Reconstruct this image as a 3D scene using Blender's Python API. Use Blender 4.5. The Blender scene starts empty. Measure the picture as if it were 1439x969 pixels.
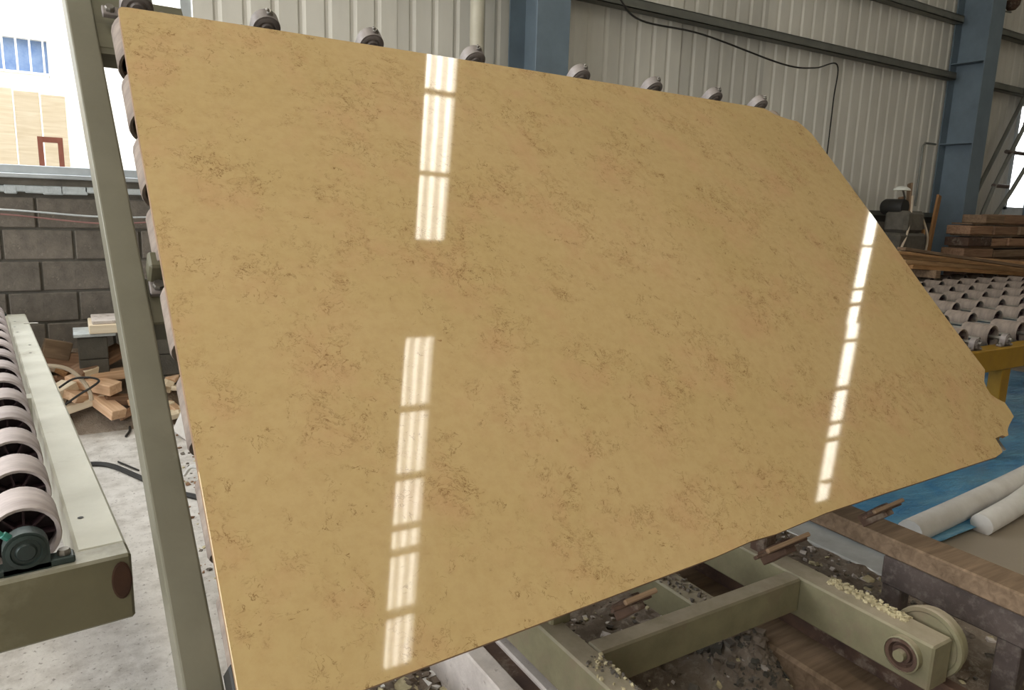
import bpy, math, random
from mathutils import Vector, Matrix
R = random.Random(7)
C = bpy.context.scene.collection
SC = bpy.context.scene
PI = math.pi

# ------------------------------------------------------------------ camera
yaw, pitch, roll = math.radians(31.686), math.radians(10.741), math.radians(1.76)
cam = bpy.data.cameras.new('camera'); camo = bpy.data.objects.new('camera', cam); C.objects.link(camo)
fw = Vector((math.sin(yaw)*math.cos(pitch), math.cos(yaw)*math.cos(pitch), -math.sin(pitch)))
rt = Vector((math.cos(yaw), -math.sin(yaw), 0)); up = rt.cross(fw)
r2 = math.cos(roll)*rt + math.sin(roll)*up; u2 = -math.sin(roll)*rt + math.cos(roll)*up
m = Matrix((r2, u2, -fw)).transposed().to_4x4(); m.translation = Vector((0, 0, 1.5))
camo.matrix_world = m
cam.sensor_width = 36; cam.lens = 36*1009.55/1439; cam.clip_start = 0.02; cam.clip_end = 300
SC.camera = camo

# ------------------------------------------------------------------ sky, exposure
w = bpy.data.worlds.new('sky'); SC.world = w; w.use_nodes = True
bg = w.node_tree.nodes['Background']
SKY = 5.5
bg.inputs[0].default_value = (0.93, 0.965, 1.0, 1); bg.inputs[1].default_value = SKY
SC.view_settings.view_transform = 'Standard'; SC.view_settings.look = 'None'
SC.view_settings.gamma = 1; SC.view_settings.use_curve_mapping = False
SC.view_settings.exposure = 0.08
SC.cycles.use_denoising = True
SC.cycles.max_bounces = 8; SC.cycles.diffuse_bounces = 5; SC.cycles.glossy_bounces = 4
SC.cycles.sample_clamp_indirect = 8
def portal(name, loc, rot, sx, sy):
    l = bpy.data.lights.new(name, 'AREA'); l.shape = 'RECTANGLE'; l.size = sx; l.size_y = sy
    l.cycles.is_portal = True
    o = bpy.data.objects.new(name, l); C.objects.link(o); o.location = loc; o.rotation_euler = rot
portal('portal_left', (-6.1, 1.5, 2.7), (0, -PI/2, 0), 5.4, 9)
portal('portal_opening', (-2.6, 6.0, 3.3), (-PI/2, 0, 0), 6.9, 3.4)
portal('portal_window', (14.0, 6.0, 2.5), (-PI/2, 0, 0), 2.4, 1.6)

# ------------------------------------------------------------------ materials
def lin(c):
    return tuple(((x/255)/12.92 if x/255 <= .04045 else ((x/255+.055)/1.055)**2.4) for x in c) + (1,)
class NT:
    def __init__(s, name):
        s.m = bpy.data.materials.new(name); s.m.use_nodes = True; s.t = s.m.node_tree; s.n = s.t.nodes
        s.b = s.n['Principled BSDF']; s.tc = s.n.new('ShaderNodeTexCoord')
    def link(s, a, b): s.t.links.new(a, b)
    def map(s, scale=(1, 1, 1), src='Object', rot=(0, 0, 0)):
        mp = s.n.new('ShaderNodeMapping'); mp.inputs['Scale'].default_value = scale; mp.inputs['Rotation'].default_value = rot
        s.link(s.tc.outputs[src], mp.inputs[0]); return mp.outputs[0]
    def noise(s, scale, vec=None, detail=4, rough=.55, dist=0):
        n = s.n.new('ShaderNodeTexNoise'); n.inputs['Scale'].default_value = scale; n.inputs['Detail'].default_value = detail
        n.inputs['Roughness'].default_value = rough; n.inputs['Distortion'].default_value = dist
        s.link(vec if vec is not None else s.tc.outputs['Object'], n.inputs['Vector']); return n
    def ramp(s, fac, stops):
        r = s.n.new('ShaderNodeValToRGB'); e = r.color_ramp.elements
        while len(e) < len(stops): e.new(.5)
        for k, (p, c) in zip(e, stops):
            k.position = p; k.color = c if isinstance(c, tuple) else (c, c, c, 1)
        s.link(fac, r.inputs[0]); return r.outputs[0]
    def math(s, op, a, b=None, clamp=False):
        n = s.n.new('ShaderNodeMath'); n.operation = op; n.use_clamp = clamp
        for i, x in enumerate((a, b)):
            if x is None: continue
            if isinstance(x, (int, float)): n.inputs[i].default_value = x
            else: s.link(x, n.inputs[i])
        return n.outputs[0]
    def mix(s, fac, a, b, mode='MIX'):
        n = s.n.new('ShaderNodeMix'); n.data_type = 'RGBA'; n.blend_type = mode
        for i, x in ((0, fac), (6, a), (7, b)):
            if isinstance(x, (int, float)): n.inputs[i].default_value = x
            elif isinstance(x, tuple): n.inputs[i].default_value = x
            else: s.link(x, n.inputs[i])
        return n.outputs[2]
    def bump(s, h, strength=.3, dist=.01):
        b = s.n.new('ShaderNodeBump'); b.inputs['Strength'].default_value = strength; b.inputs['Distance'].default_value = dist
        s.link(h, b.inputs['Height']); s.link(b.outputs[0], s.b.inputs['Normal'])
    def set(s, rough=.6, metal=0, spec=.5):
        s.b.inputs['Roughness'].default_value = rough; s.b.inputs['Metallic'].default_value = metal
        s.b.inputs['Specular IOR Level'].default_value = spec; return s

def worn(name, c, c2, scale=6, rough=.6, metal=0, bumpv=.2, stretch=(1, 1, 1), spec=.4, lo=.35, hi=.7, bd=.004, dirt=None, dscale=3, dlo=.55, dhi=.65, dust=None):
    """base colour c blending to wear colour c2 by noise, optional dirt patches"""
    N = NT(name).set(rough, metal, spec)
    v = N.map(stretch)
    f = N.noise(scale, v, 8, .65)
    k = N.ramp(f.outputs[0], [(lo, 0.), (hi, 1.)])
    col = N.mix(k, lin(c), lin(c2))
    if dirt:
        d = N.noise(dscale, N.map((1, 1, 1)), 8, .7)
        col = N.mix(N.ramp(d.outputs[0], [(dlo, 0.), (dhi, 1.)]), col, lin(dirt))
    if dust:                                   # settled dust on upward faces
        ge = N.n.new('ShaderNodeNewGeometry'); sp = N.n.new('ShaderNodeSeparateXYZ'); N.link(ge.outputs['Normal'], sp.inputs[0])
        kk = N.math('MULTIPLY', N.ramp(sp.outputs[2], [(.6, 0.), (.9, 1.)]), N.ramp(N.noise(7, N.map((1, 1, 1)), 8, .7).outputs[0], [(.30, .25), (.60, .95)]))
        col = N.mix(kk, col, lin(dust))
    # per piece tint
    oi = N.n.new('ShaderNodeObjectInfo')
    t = N.math('ADD', N.math('MULTIPLY', oi.outputs['Random'], .22), .89)
    cb = N.n.new('ShaderNodeVectorMath'); cb.operation = 'SCALE'; N.link(col, cb.inputs[0]); N.link(t, cb.inputs['Scale'])
    N.link(cb.outputs[0], N.b.inputs['Base Color'])
    f2 = N.noise(scale*5, v, 6, .7)
    N.bump(f2.outputs[0], bumpv, bd)
    return N.m

def wood(name, c, c2, rough=.75, scale=1.0, spread=.5):
    N = NT(name).set(rough, 0, .25)
    oi = N.n.new('ShaderNodeObjectInfo')
    add = N.n.new('ShaderNodeVectorMath'); add.operation = 'ADD'
    N.link(N.map((3*scale, 38*scale, 38*scale)), add.inputs[0])
    sc = N.n.new('ShaderNodeVectorMath'); sc.operation = 'SCALE'; sc.inputs[0].default_value = (17, 31, 23); N.link(oi.outputs['Random'], sc.inputs['Scale'])
    N.link(sc.outputs[0], add.inputs[1])
    f = N.noise(1, add.outputs[0], 6, .6, .6)
    col = N.mix(N.ramp(f.outputs[0], [(.32, 0.), (.7, 1.)]), lin(c), lin(c2))
    t = N.math('ADD', N.math('MULTIPLY', oi.outputs['Random'], spread), 1-spread/2)
    cb = N.n.new('ShaderNodeVectorMath'); cb.operation = 'SCALE'; N.link(col, cb.inputs[0]); N.link(t, cb.inputs['Scale'])
    N.link(cb.outputs[0], N.b.inputs['Base Color'])
    N.bump(f.outputs[0], .25, .003)
    return N.m

M = {}
M['olive'] = worn('olive paint', (98, 92, 68), (86, 80, 58), 5, .45, 0, .12, dirt=(118, 112, 90), dlo=.56, dhi=.75, dust=(168, 164, 148))
M['olive_dark'] = worn('olive drab steel', (104, 100, 80), (86, 82, 64), 4, .55, 0, .15)
M['grey_paint'] = worn('grey green paint', (204, 202, 188), (186, 184, 170), 4, .5, 0, .12, dirt=(160, 152, 132), dlo=.6, dhi=.72)
M['post'] = worn('post paint', (114, 110, 94), (102, 98, 82), 4, .4, 0, .1, dirt=(140, 138, 120), dlo=.6, dhi=.75)
M['trolley'] = worn('dusty green trolley paint', (132, 126, 98), (104, 97, 74), 5, .6, 0, .35, dirt=(122, 108, 88), dscale=6, dlo=.50, dhi=.66, dust=(162, 150, 130))
M['slab_rubble'] = worn('pale stone crumbs', (206, 194, 158), (150, 138, 108), 20, .9, 0, .5)
M['rubber'] = worn('dusty rubber', (184, 172, 168), (154, 142, 138), 10, .75, 0, .2, stretch=(1, 4, 1))
M['rubber_grey'] = worn('dusty grey rubber', (150, 136, 124), (112, 100, 92), 9, .8, 0, .25, stretch=(1, 3, 1))
M['hub'] = worn('dark plastic hub', (58, 40, 44), (40, 28, 32), 8, .5, 0, .1)
M['bearing'] = worn('dark green bearing housing', (52, 66, 62), (38, 44, 42), 10, .4, .2, .2)
M['bearing_grey'] = worn('dusty grey bearing housing', (150, 142, 138), (112, 104, 100), 12, .55, .3, .2)
M['teal'] = worn('teal nipple', (60, 130, 116), (40, 100, 90), 10, .4)
M['steel'] = worn('worn steel', (140, 136, 128), (104, 98, 90), 10, .4, .6, .15)
M['rust'] = worn('rusty steel', (92, 70, 56), (62, 46, 40), 9, .8, .1, .5, dirt=(120, 106, 92), dscale=8)
M['rust_hole'] = worn('rusty hole rim', (62, 38, 22), (46, 28, 16), 9, .9)
M['yellow'] = worn('ochre yellow paint', (150, 116, 24), (126, 94, 18), 5, .5, 0, .15)
M['dark_brown'] = worn('dark brown steel', (92, 80, 74), (72, 62, 58), 8, .6, 0, .4, dirt=(108, 98, 90), dscale=30, dlo=.5, dhi=.65)
M['conc_block'] = worn('grey concrete block', (118, 110, 100), (92, 86, 78), 9, .95, 0, .9, dirt=(136, 128, 116), dscale=24, dlo=.6, dhi=.7, bd=.01)
M['mortar'] = worn('mortar', (92, 88, 80), (78, 74, 67), 9, .95, 0, .6, bd=.01)
M['rail_pale'] = worn('whitish worn rail', (206, 196, 188), (176, 166, 158), 9, .85, 0, .5, dirt=(130, 118, 106), dscale=16, dlo=.56, dhi=.66)
M['kerb'] = worn('light grey kerb', (178, 178, 174), (156, 154, 148), 7, .85, 0, .3)
M['mortar_pale'] = worn('smeared pale mortar', (206, 212, 212), (168, 174, 176), 12, .9, 0, .6, bd=.01)
M['alu'] = worn('aluminium sill', (206, 212, 216), (184, 190, 194), 5, .35, .5, .05)
M['sheet'] = worn('cream wall sheet', (208, 204, 194), (192, 188, 178), 2, .5, 0, .05, stretch=(1, 1, .3))
M['girt'] = worn('galvanised girt', (120, 120, 112), (100, 100, 94), 4, .5, .3, .05)
M['column'] = worn('slate blue column', (112, 126, 136), (96, 108, 118), 2, .5, 0, .05)
M['pipe'] = worn('cream downpipe', (188, 182, 164), (170, 162, 144), 3, .4)
M['roof'] = worn('roof sheet', (184, 184, 178), (168, 168, 162), 2, .5, 0, .05)
M['cable_black'] = worn('black cable', (44, 42, 38), (34, 32, 30), 8, .6)
M['cable_pale'] = worn('pale hose', (196, 180, 158), (176, 160, 138), 8, .5)
M['cable_red'] = worn('pinkish cable', (150, 110, 104), (130, 94, 90), 8, .6)
M['foam'] = worn('white foam', (216, 212, 206), (196, 190, 182), 6, .8, 0, .15)
M['white'] = worn('white plastic', (218, 216, 210), (190, 186, 178), 6, .4)
M['blue_white'] = worn('blue label plastic', (70, 80, 160), (220, 224, 236), 60, .4, lo=.48, hi=.52)
M['pink_red'] = worn('red brown paint', (150, 92, 76), (128, 76, 62), 6, .5)
M['outside_wall'] = worn('white rendered wall', (236, 234, 228), (214, 210, 202), 2, .9)
M['outside_glass'] = worn('blue grey glass', (96, 120, 160), (130, 150, 180), 4, .25)
M['outside_ground'] = worn('pale yard', (200, 196, 186), (170, 164, 152), 1, .9)
M['leaf'] = worn('green leaf', (92, 112, 70), (66, 88, 48), 9, .7)
M['lamp'] = worn('white lamp shade', (222, 222, 214), (200, 200, 190), 5, .4)
M['machine'] = worn('machine grey brown', (104, 98, 88), (74, 70, 62), 7, .7, 0, .2)
M['wood_fresh'] = wood('fresh cut wood', (216, 184, 152), (188, 150, 118))
M['wood_brown'] = wood('brown wood', (156, 124, 98), (116, 88, 68))
M['wood_pale'] = wood('pale planed board', (234, 220, 196), (216, 198, 168), spread=.12)
M['wood_old'] = wood('old grey brown wood', (140, 116, 92), (102, 82, 64))
M['wood_orange'] = wood('tan plank', (178, 136, 92), (132, 96, 62))
M['wood_tan'] = wood('light tan plank', (206, 168, 124), (160, 124, 88), spread=.2)
M['rail_wood'] = wood('weathered rail timber', (138, 116, 94), (102, 84, 66), spread=.1)

def floor_mat():
    N = NT('dusty concrete floor').set(.75, 0, .3)
    a = N.noise(.8, None, 8, .6).outputs[0]; b = N.noise(9, None, 10, .7).outputs[0]
    c = N.mix(N.ramp(a, [(.3, 0.), (.7, 1.)]), lin((184, 178, 170)), lin((218, 214, 208)))
    c = N.mix(N.ramp(b, [(.44, 0.), (.78, 1.)]), c, lin((150, 142, 132)))
    sp = N.noise(60, None, 3, .6).outputs[0]
    c = N.mix(N.ramp(sp, [(.60, 0.), (.70, .75)]), c, lin((110, 102, 94)))
    sx = N.n.new('ShaderNodeSeparateXYZ'); N.link(N.tc.outputs['Object'], sx.inputs[0])
    k = N.math('ADD', N.math('MULTIPLY', sx.outputs[0], .35), N.math('MULTIPLY', a, .6))
    c = N.mix(N.ramp(k, [(.55, 0.), (.95, 1.)]), c, lin((148, 136, 120)))
    N.link(c, N.b.inputs['Base Color']); N.bump(b, .4, .01); return N.m
M['floor'] = floor_mat()
def dirt_mat():
    N = NT('grey brown pit dirt').set(.95, 0, .1)
    b = N.noise(22, None, 10, .75).outputs[0]; a = N.noise(3, None, 5, .6).outputs[0]
    c = N.mix(N.ramp(a, [(.35, 0.), (.65, 1.)]), lin((112, 96, 80)), lin((156, 142, 128)))
    c = N.mix(N.ramp(b, [(.5, 0.), (.75, 1.)]), c, lin((182, 172, 156)))
    N.link(c, N.b.inputs['Base Color']); N.bump(b, .8, .03); return N.m
M['dirt'] = dirt_mat()
def blue_mat():
    N = NT('blue plastic sheet').set(.28, 0, .6)
    v = N.map((1, 2.5, 1))
    a = N.noise(1.6, v, 6, .6, .8).outputs[0]
    c = N.mix(N.ramp(a, [(.3, 0.), (.75, 1.)]), lin((20, 104, 158)), lin((112, 164, 184)))
    N.link(c, N.b.inputs['Base Color']); N.bump(N.noise(5, v, 5, .6).outputs[0], .5, .05); return N.m
M['blue'] = blue_mat()
def marble():
    N = NT('polished beige marble').set(.035, 0, .5)
    P = N.tc.outputs['Object']
    wob = N.noise(7, P, 4, .6)
    ad = N.n.new('ShaderNodeVectorMath'); ad.operation = 'MULTIPLY_ADD'
    N.link(wob.outputs['Color'], ad.inputs[0]); ad.inputs[1].default_value = (.16, .16, .16); N.link(P, ad.inputs[2])
    V = ad.outputs[0]
    big = N.noise(1.4, P, 5, .6).outputs[0]
    fine = N.noise(28, P, 8, .7).outputs[0]
    base = N.mix(N.ramp(big, [(.32, 0.), (.68, 1.)]), lin((188, 162, 112)), lin((196, 168, 121)))
    base = N.mix(N.ramp(N.noise(4.5, P, 4, .6).outputs[0], [(.5, 0.), (.7, .55)]), base, lin((194, 154, 114)))
    base = N.mix(N.ramp(fine, [(.42, 0.), (.8, .5)]), base, lin((170, 138, 92)))
    def contour(scale, width, lvl=.5, det=5):
        n = N.noise(scale, V, det, .62).outputs[0]
        d = N.math('ABSOLUTE', N.math('SUBTRACT', n, lvl))
        return N.ramp(d, [(0., 1.), (width, 0.)])
    v1 = contour(9, .0075); v2 = contour(15, .011, .54); v3 = contour(26, .018, .46); v4 = contour(12, .008, .44)
    def mask(sc, lo, hi, r=0.):
        return N.ramp(N.noise(sc, N.map((1, 1, 1), rot=(0, 0, r)), 5, .65).outputs[0], [(lo, 0.), (hi, 1.)])
    brk = mask(17, .46, .56, .7)
    m1 = mask(4.2, .50, .57); m2 = mask(5.5, .49, .56, 1.1); m3 = mask(6, .52, .60, 2.2)
    k = N.math('MULTIPLY', N.math('MAXIMUM', N.math('MULTIPLY', v1, m1), N.math('MULTIPLY', v2, m2)), brk)
    k = N.math('MAXIMUM', k, N.math('MULTIPLY', N.math('MULTIPLY', v4, m3), mask(15, .44, .54, .2)))
    k = N.math('MAXIMUM', k, N.math('MULTIPLY', N.math('MULTIPLY', v3, m1), .6))
    halo = N.math('MULTIPLY', N.ramp(N.math('ABSOLUTE', N.math('SUBTRACT', N.noise(9, V, 5, .62).outputs[0], .5)), [(0., 1.), (.05, 0.)]), m1)
    col = N.mix(N.math('MULTIPLY', halo, .16), base, lin((166, 122, 78)))
    col = N.mix(N.math('MULTIPLY', k, .88), col, lin((112, 78, 40)))
    vo = N.n.new('ShaderNodeTexVoronoi'); vo.inputs['Scale'].default_value = 5.5; N.link(V, vo.inputs['Vector'])
    sel = N.ramp(vo.outputs['Color'], [(.30, 0.), (.31, 0.)])
    spot = N.ramp(vo.outputs['Distance'], [(.02, 1.), (.04, 0.)])
    sx = N.n.new('ShaderNodeSeparateColor'); N.link(vo.outputs['Color'], sx.inputs[0])
    spot = N.math('MULTIPLY', spot, N.ramp(sx.outputs[0], [(.85, 0.), (.87, 1.)]))
    col = N.mix(N.math('MULTIPLY', spot, .7), col, lin((126, 78, 44)))
    N.link(col, N.b.inputs['Base Color'])
    N.bump(N.noise(3, P, 1, .5).outputs[0], .004, .002)
    return N.m
M['marble'] = marble()
M['marble_edge'] = worn('sawn marble edge', (138, 112, 84), (120, 94, 70), 12, .8, 0, .5)
def sky_strip():
    N = NT('translucent roof sheet').set(.5)
    sx = N.n.new('ShaderNodeSeparateXYZ'); N.link(N.tc.outputs['UV'], sx.inputs[0])
    wv = N.math('SINE', N.math('MULTIPLY', sx.outputs[0], 2*PI/.15))
    k = N.ramp(N.math('ADD', N.math('MULTIPLY', wv, .5), .5), [(.45, .42), (.95, 1.)])
    d = N.ramp(N.noise(7, N.map((3, .6, 1), 'UV'), 5, .7).outputs[0], [(.3, .65), (.7, 1.)])
    N.b.inputs['Base Color'].default_value = (.5, .48, .4, 1)
    N.b.inputs['Emission Color'].default_value = (1, .95, .84, 1)
    N.link(N.math('MULTIPLY', N.math('MULTIPLY', k, d), 17.0), N.b.inputs['Emission Strength'])
    return N.m
M['skylight'] = sky_strip()

# ------------------------------------------------------------------ mesh helpers
class MB:
    def __init__(s): s.v = []; s.f = []; s.mi = []
    def add(s, vs, fs, mi=0):
        o = len(s.v); s.v += [tuple(p) for p in vs]; s.f += [tuple(i+o for i in f) for f in fs]; s.mi += [mi]*len(fs); return s
    def box(s, c, d, rot=None, mi=0, bev=0.0):
        hx, hy, hz = d[0]/2, d[1]/2, d[2]/2
        b = min(bev, hx*.45, hy*.45, hz*.45)
        if b <= 0:
            P = [(x*hx, y*hy, z*hz) for x in (-1, 1) for y in (-1, 1) for z in (-1, 1)]
            F = [(0, 1, 3, 2), (4, 6, 7, 5), (0, 4, 5, 1), (2, 3, 7, 6), (0, 2, 6, 4), (1, 5, 7, 3)]
        else:
            P = []; idx = {}
            for x in (-1, 1):
                for y in (-1, 1):
                    for z in (-1, 1):
                        for a, q in enumerate(((x*hx, y*(hy-b), z*(hz-b)), (x*(hx-b), y*hy, z*(hz-b)), (x*(hx-b), y*(hy-b), z*hz))):
                            idx[(x, y, z, a)] = len(P); P.append(q)
            F = []
            for x in (-1, 1):
                q = [idx[(x, y, z, 0)] for y, z in ((-1, -1), (1, -1), (1, 1), (-1, 1))]; F.append(q if x > 0 else q[::-1])
                q = [idx[(y, x, z, 1)] for y, z in ((-1, -1), (-1, 1), (1, 1), (1, -1))]; F.append(q if x > 0 else q[::-1])
                q = [idx[(y, z, x, 2)] for y, z in ((-1, -1), (1, -1), (1, 1), (-1, 1))]; F.append(q if x > 0 else q[::-1])
            for p in (-1, 1):
                for q in (-1, 1):
                    F.append([idx[(p, q, -1, 0)], idx[(p, q, 1, 0)], idx[(p, q, 1, 1)], idx[(p, q, -1, 1)]])
                    F.append([idx[(p, -1, q, 0)], idx[(p, 1, q, 0)], idx[(p, 1, q, 2)], idx[(p, -1, q, 2)]])
                    F.append([idx[(-1, p, q, 1)], idx[(1, p, q, 1)], idx[(1, p, q, 2)], idx[(-1, p, q, 2)]])
            for x in (-1, 1):
                for y in (-1, 1):
                    for z in (-1, 1): F.append([idx[(x, y, z, a)] for a in range(3)])
        if rot is not None: P = [rot @ Vector(p) for p in P]
        P = [(p[0]+c[0], p[1]+c[1], p[2]+c[2]) for p in P]
        return s.add(P, F, mi)
    def b2(s, lo, hi, mi=0, bev=0.0):
        return s.box([(a+b)/2 for a, b in zip(lo, hi)], [abs(b-a) for a, b in zip(lo, hi)], None, mi, bev)
    def tube(s, pts, r, seg=8, mi=0, cap=True):
        pts = [Vector(p) for p in pts]; n = len(pts); rings = []
        rr = r if isinstance(r, (list, tuple)) else [r]*n
        prev = None
        for i, p in enumerate(pts):
            t = (pts[min(i+1, n-1)]-pts[max(i-1, 0)]).normalized()
            if prev is None:
                a = Vector((0, 0, 1)) if abs(t.z) < .9 else Vector((1, 0, 0))
                nx = t.cross(a).normalized()
            else: nx = (prev - t*prev.dot(t)).normalized()
            prev = nx; ny = t.cross(nx)
            rings.append([p + (nx*math.cos(2*PI*k/seg)+ny*math.sin(2*PI*k/seg))*rr[i] for k in range(seg)])
        vs = [q for g in rings for q in g]
        fs = [(i*seg+k, i*seg+(k+1) % seg, (i+1)*seg+(k+1) % seg, (i+1)*seg+k) for i in range(n-1) for k in range(seg)]
        if cap: fs += [tuple(range(seg))[::-1], tuple((n-1)*seg+k for k in range(seg))]
        return s.add(vs, fs, mi)
    def lathe(s, prof, o, ax, seg=24, mi=0, closed=False):
        """prof: list of (r, t) around axis ax from o"""
        ax = Vector(ax).normalized(); a = Vector((0, 0, 1)) if abs(ax.z) < .9 else Vector((1, 0, 0))
        nx = ax.cross(a).normalized(); ny = ax.cross(nx); o = Vector(o); n = len(prof)
        vs = [o + ax*t + (nx*math.cos(2*PI*k/seg)+ny*math.sin(2*PI*k/seg))*r for r, t in prof for k in range(seg)]
        rng = n if closed else n-1
        fs = [(i*seg+k, i*seg+(k+1) % seg, ((i+1) % n)*seg+(k+1) % seg, ((i+1) % n)*seg+k) for i in range(rng) for k in range(seg)]
        return s.add(vs, fs, mi)
    def prism(s, poly, z0, z1, mi=0, mside=None):
        n = len(poly); vs = [(x, y, z0) for x, y in poly]+[(x, y, z1) for x, y in poly]
        s.add(vs, [tuple(range(n))[::-1], tuple(n+i for i in range(n))], mi)
        o = len(s.v)-2*n
        for i in range(n):
            s.f.append((o+i, o+(i+1) % n, o+n+(i+1) % n, o+n+i)); s.mi.append(mi if mside is None else mside)
        return s
    def mesh(s, name, mats, smooth=False):
        me = bpy.data.meshes.new(name); me.from_pydata(s.v, [], s.f); me.update()
        for x in (mats if isinstance(mats, (list, tuple)) else [mats]): me.materials.append(M[x])
        for p, i in zip(me.polygons, s.mi): p.material_index = i
        import bmesh
        bm = bmesh.new(); bm.from_mesh(me); bmesh.ops.recalc_face_normals(bm, faces=bm.faces); bm.to_mesh(me); bm.free()
        if smooth:
            for p in me.polygons: p.use_smooth = True
            try: me.set_sharp_from_angle(angle=math.radians(35))
            except Exception: pass
        return me

def part(name, mb, mats, parent=None, loc=None, rot=None, smooth=False, kind=None, label=None):
    me = mb if isinstance(mb, bpy.types.Mesh) else mb.mesh(name, mats, smooth)
    o = bpy.data.objects.new(name, me); C.objects.link(o)
    if parent: o.parent = parent
    if loc is not None: o.location = loc
    if rot is not None:
        if isinstance(rot, Matrix): o.rotation_euler = rot.to_euler()
        else: o.rotation_euler = rot
    if kind: o['kind'] = kind
    if label: o['label'] = label
    return o
def tag(o, label, cat, group=None, kind=None):
    o['label'] = label; o['category'] = cat
    if group: o['group'] = group
    if kind: o['kind'] = kind
    return o
def empty(name, loc=(0, 0, 0), rotz=0, mat=None):
    o = bpy.data.objects.new(name, None); C.objects.link(o); o.empty_display_size = .1
    if mat is not None: o.matrix_world = mat
    else: o.location = loc; o.rotation_euler = (0, 0, rotz)
    return o
def thing(name, label, cat, loc=(0, 0, 0), rotz=0, group=None, mat=None):
    return tag(empty(name, loc, rotz, mat), label, cat, group)
def struct(name, mb, mats, **k):
    return part(name, mb, mats, kind='structure', **k)
def rz(a): return Matrix.Rotation(a, 3, 'Z')

# ------------------------------------------------------------------ floor and yard
PX0, PX1, PY0, PY1 = 0.62, 3.26, -1.2, 2.70          # the trolley pit
f = MB()
for lo, hi in (((-6, -7, -.3), (PX0, 6, 0)), ((PX1, -7, -.3), (26, 6, 0)), ((PX0, PY1, -.3), (PX1, 6, 0)), ((PX0, -7, -.3), (PX1, PY0, 0))):
    f.b2(lo, hi)
fl = struct('floor', f, 'floor')
g = MB(); g.b2((-60, 6, -.3), (60, 70, -.02)); g.b2((-60, -60, -.3), (60, -7, -.02)); g.b2((-60, -7, -.3), (-6, 6, -.02)); g.b2((26, -7, -.3), (60, 6, -.02))
tag(struct('ground', g, 'outside_ground'), 'pale bright yard ground outside the shed', 'ground')

def heap(name, x0, x1, y0, y1, hfun, mat, parent=None, nx=60, ny=60, seed=1):
    from mathutils import noise
    vs = []; fs = []
    for j in range(ny+1):
        for i in range(nx+1):
            x = x0+(x1-x0)*i/nx; y = y0+(y1-y0)*j/ny
            vs.append((x, y, hfun(x, y)+.018*noise.noise(Vector((x*14, y*14, seed)))+.012*noise.noise(Vector((x*40, y*40, seed)))))
    for j in range(ny):
        for i in range(nx):
            a = j*(nx+1)+i; fs.append((a, a+1, a+nx+2, a+nx+1))
    mb = MB().add(vs, fs); return part(name, mb, mat, parent, kind='stuff', smooth=True)
def sstep(a, b, x):
    t = max(0, min(1, (x-a)/(b-a))); return t*t*(3-2*t)
def pith(x, y):
    z = -.13
    z += .13*sstep(2.28, 2.6, x)                       # heaped against the right kerb
    z += .19*math.exp(-((x-1.96)**2/.010+(y-1.52)**2/.03))
    z += .05*math.exp(-((x-1.8)**2/.03+(y-1.75)**2/.03)) # crumbly ridge inside the frame
    z += .12*sstep(1.02, .7, x)
    return z
pd = heap('pit_dirt', PX0, 2.88, PY0, PY1, pith, 'dirt', nx=120, ny=180)
tag(pd, 'grey brown dirt and stone grit filling the pit under the trolley', 'dirt')
def chips(name, n, xr, yr, hf, mats, smin, smax, label, cat, flat=.5):
    mb = MB()
    for _ in range(n):
        x = R.uniform(*xr); y = R.uniform(*yr); s = R.uniform(smin, smax)*(R.random()**1.5*.8+.2)
        rot = Matrix.Rotation(R.uniform(0, PI), 3, 'Z') @ Matrix.Rotation(R.uniform(-.6, .6), 3, 'X')
        P = [Vector((R.uniform(.5, 1)*s*a, R.uniform(.5, 1)*s*b, R.uniform(.4, 1)*s*flat*c)) for a in (-1, 1) for b in (-1, 1) for c in (-1, 1)]
        z = hf(x, y)+s*flat*.5
        mb.add([rot@p+Vector((x, y, z)) for p in P], [(0, 1, 3, 2), (4, 6, 7, 5), (0, 4, 5, 1), (2, 3, 7, 6), (0, 2, 6, 4), (1, 5, 7, 3)], R.randrange(len(mats)))
    o = part(name, mb, mats, kind='stuff'); return tag(o, label, cat)
chips('stone_chips', 1500, (1.25, 2.85), (1.0, 2.3), pith, ['dirt', 'slab_rubble', 'dirt', 'conc_block', 'rail_pale'], .006, .024, 'small broken stone chips scattered over the pit dirt', 'rubble')
chips('crumbled_stone', 420, (1.84, 2.05), (1.36, 1.72), pith, ['dirt', 'conc_block', 'dirt', 'mortar'], .008, .026, 'crumbled pale grey stone ridge beside the timber rail inside the trolley frame', 'rubble', .7)
chips('kerb_grit', 420, (2.3, 2.86), (1.2, 2.2), pith, ['dirt', 'conc_block', 'rail_pale', 'dirt'], .006, .02, 'dark grey grit banked against the light kerb right of the trolley', 'rubble', .6)
chips('stone_shards', 900, (.63, 1.02), (1.5, 2.7), pith, ['slab_rubble', 'conc_block', 'foam', 'dirt'], .008, .035, 'pale stone shards heaped left of the trolley rail', 'rubble', .35)
chips('floor_grit', 260, (.3, .70), (2.8, 5.1), lambda x, y: 0, ['slab_rubble', 'conc_block', 'wood_brown'], .005, .02, 'loose grit and crumbs on the floor between post and slab', 'rubble')

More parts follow.
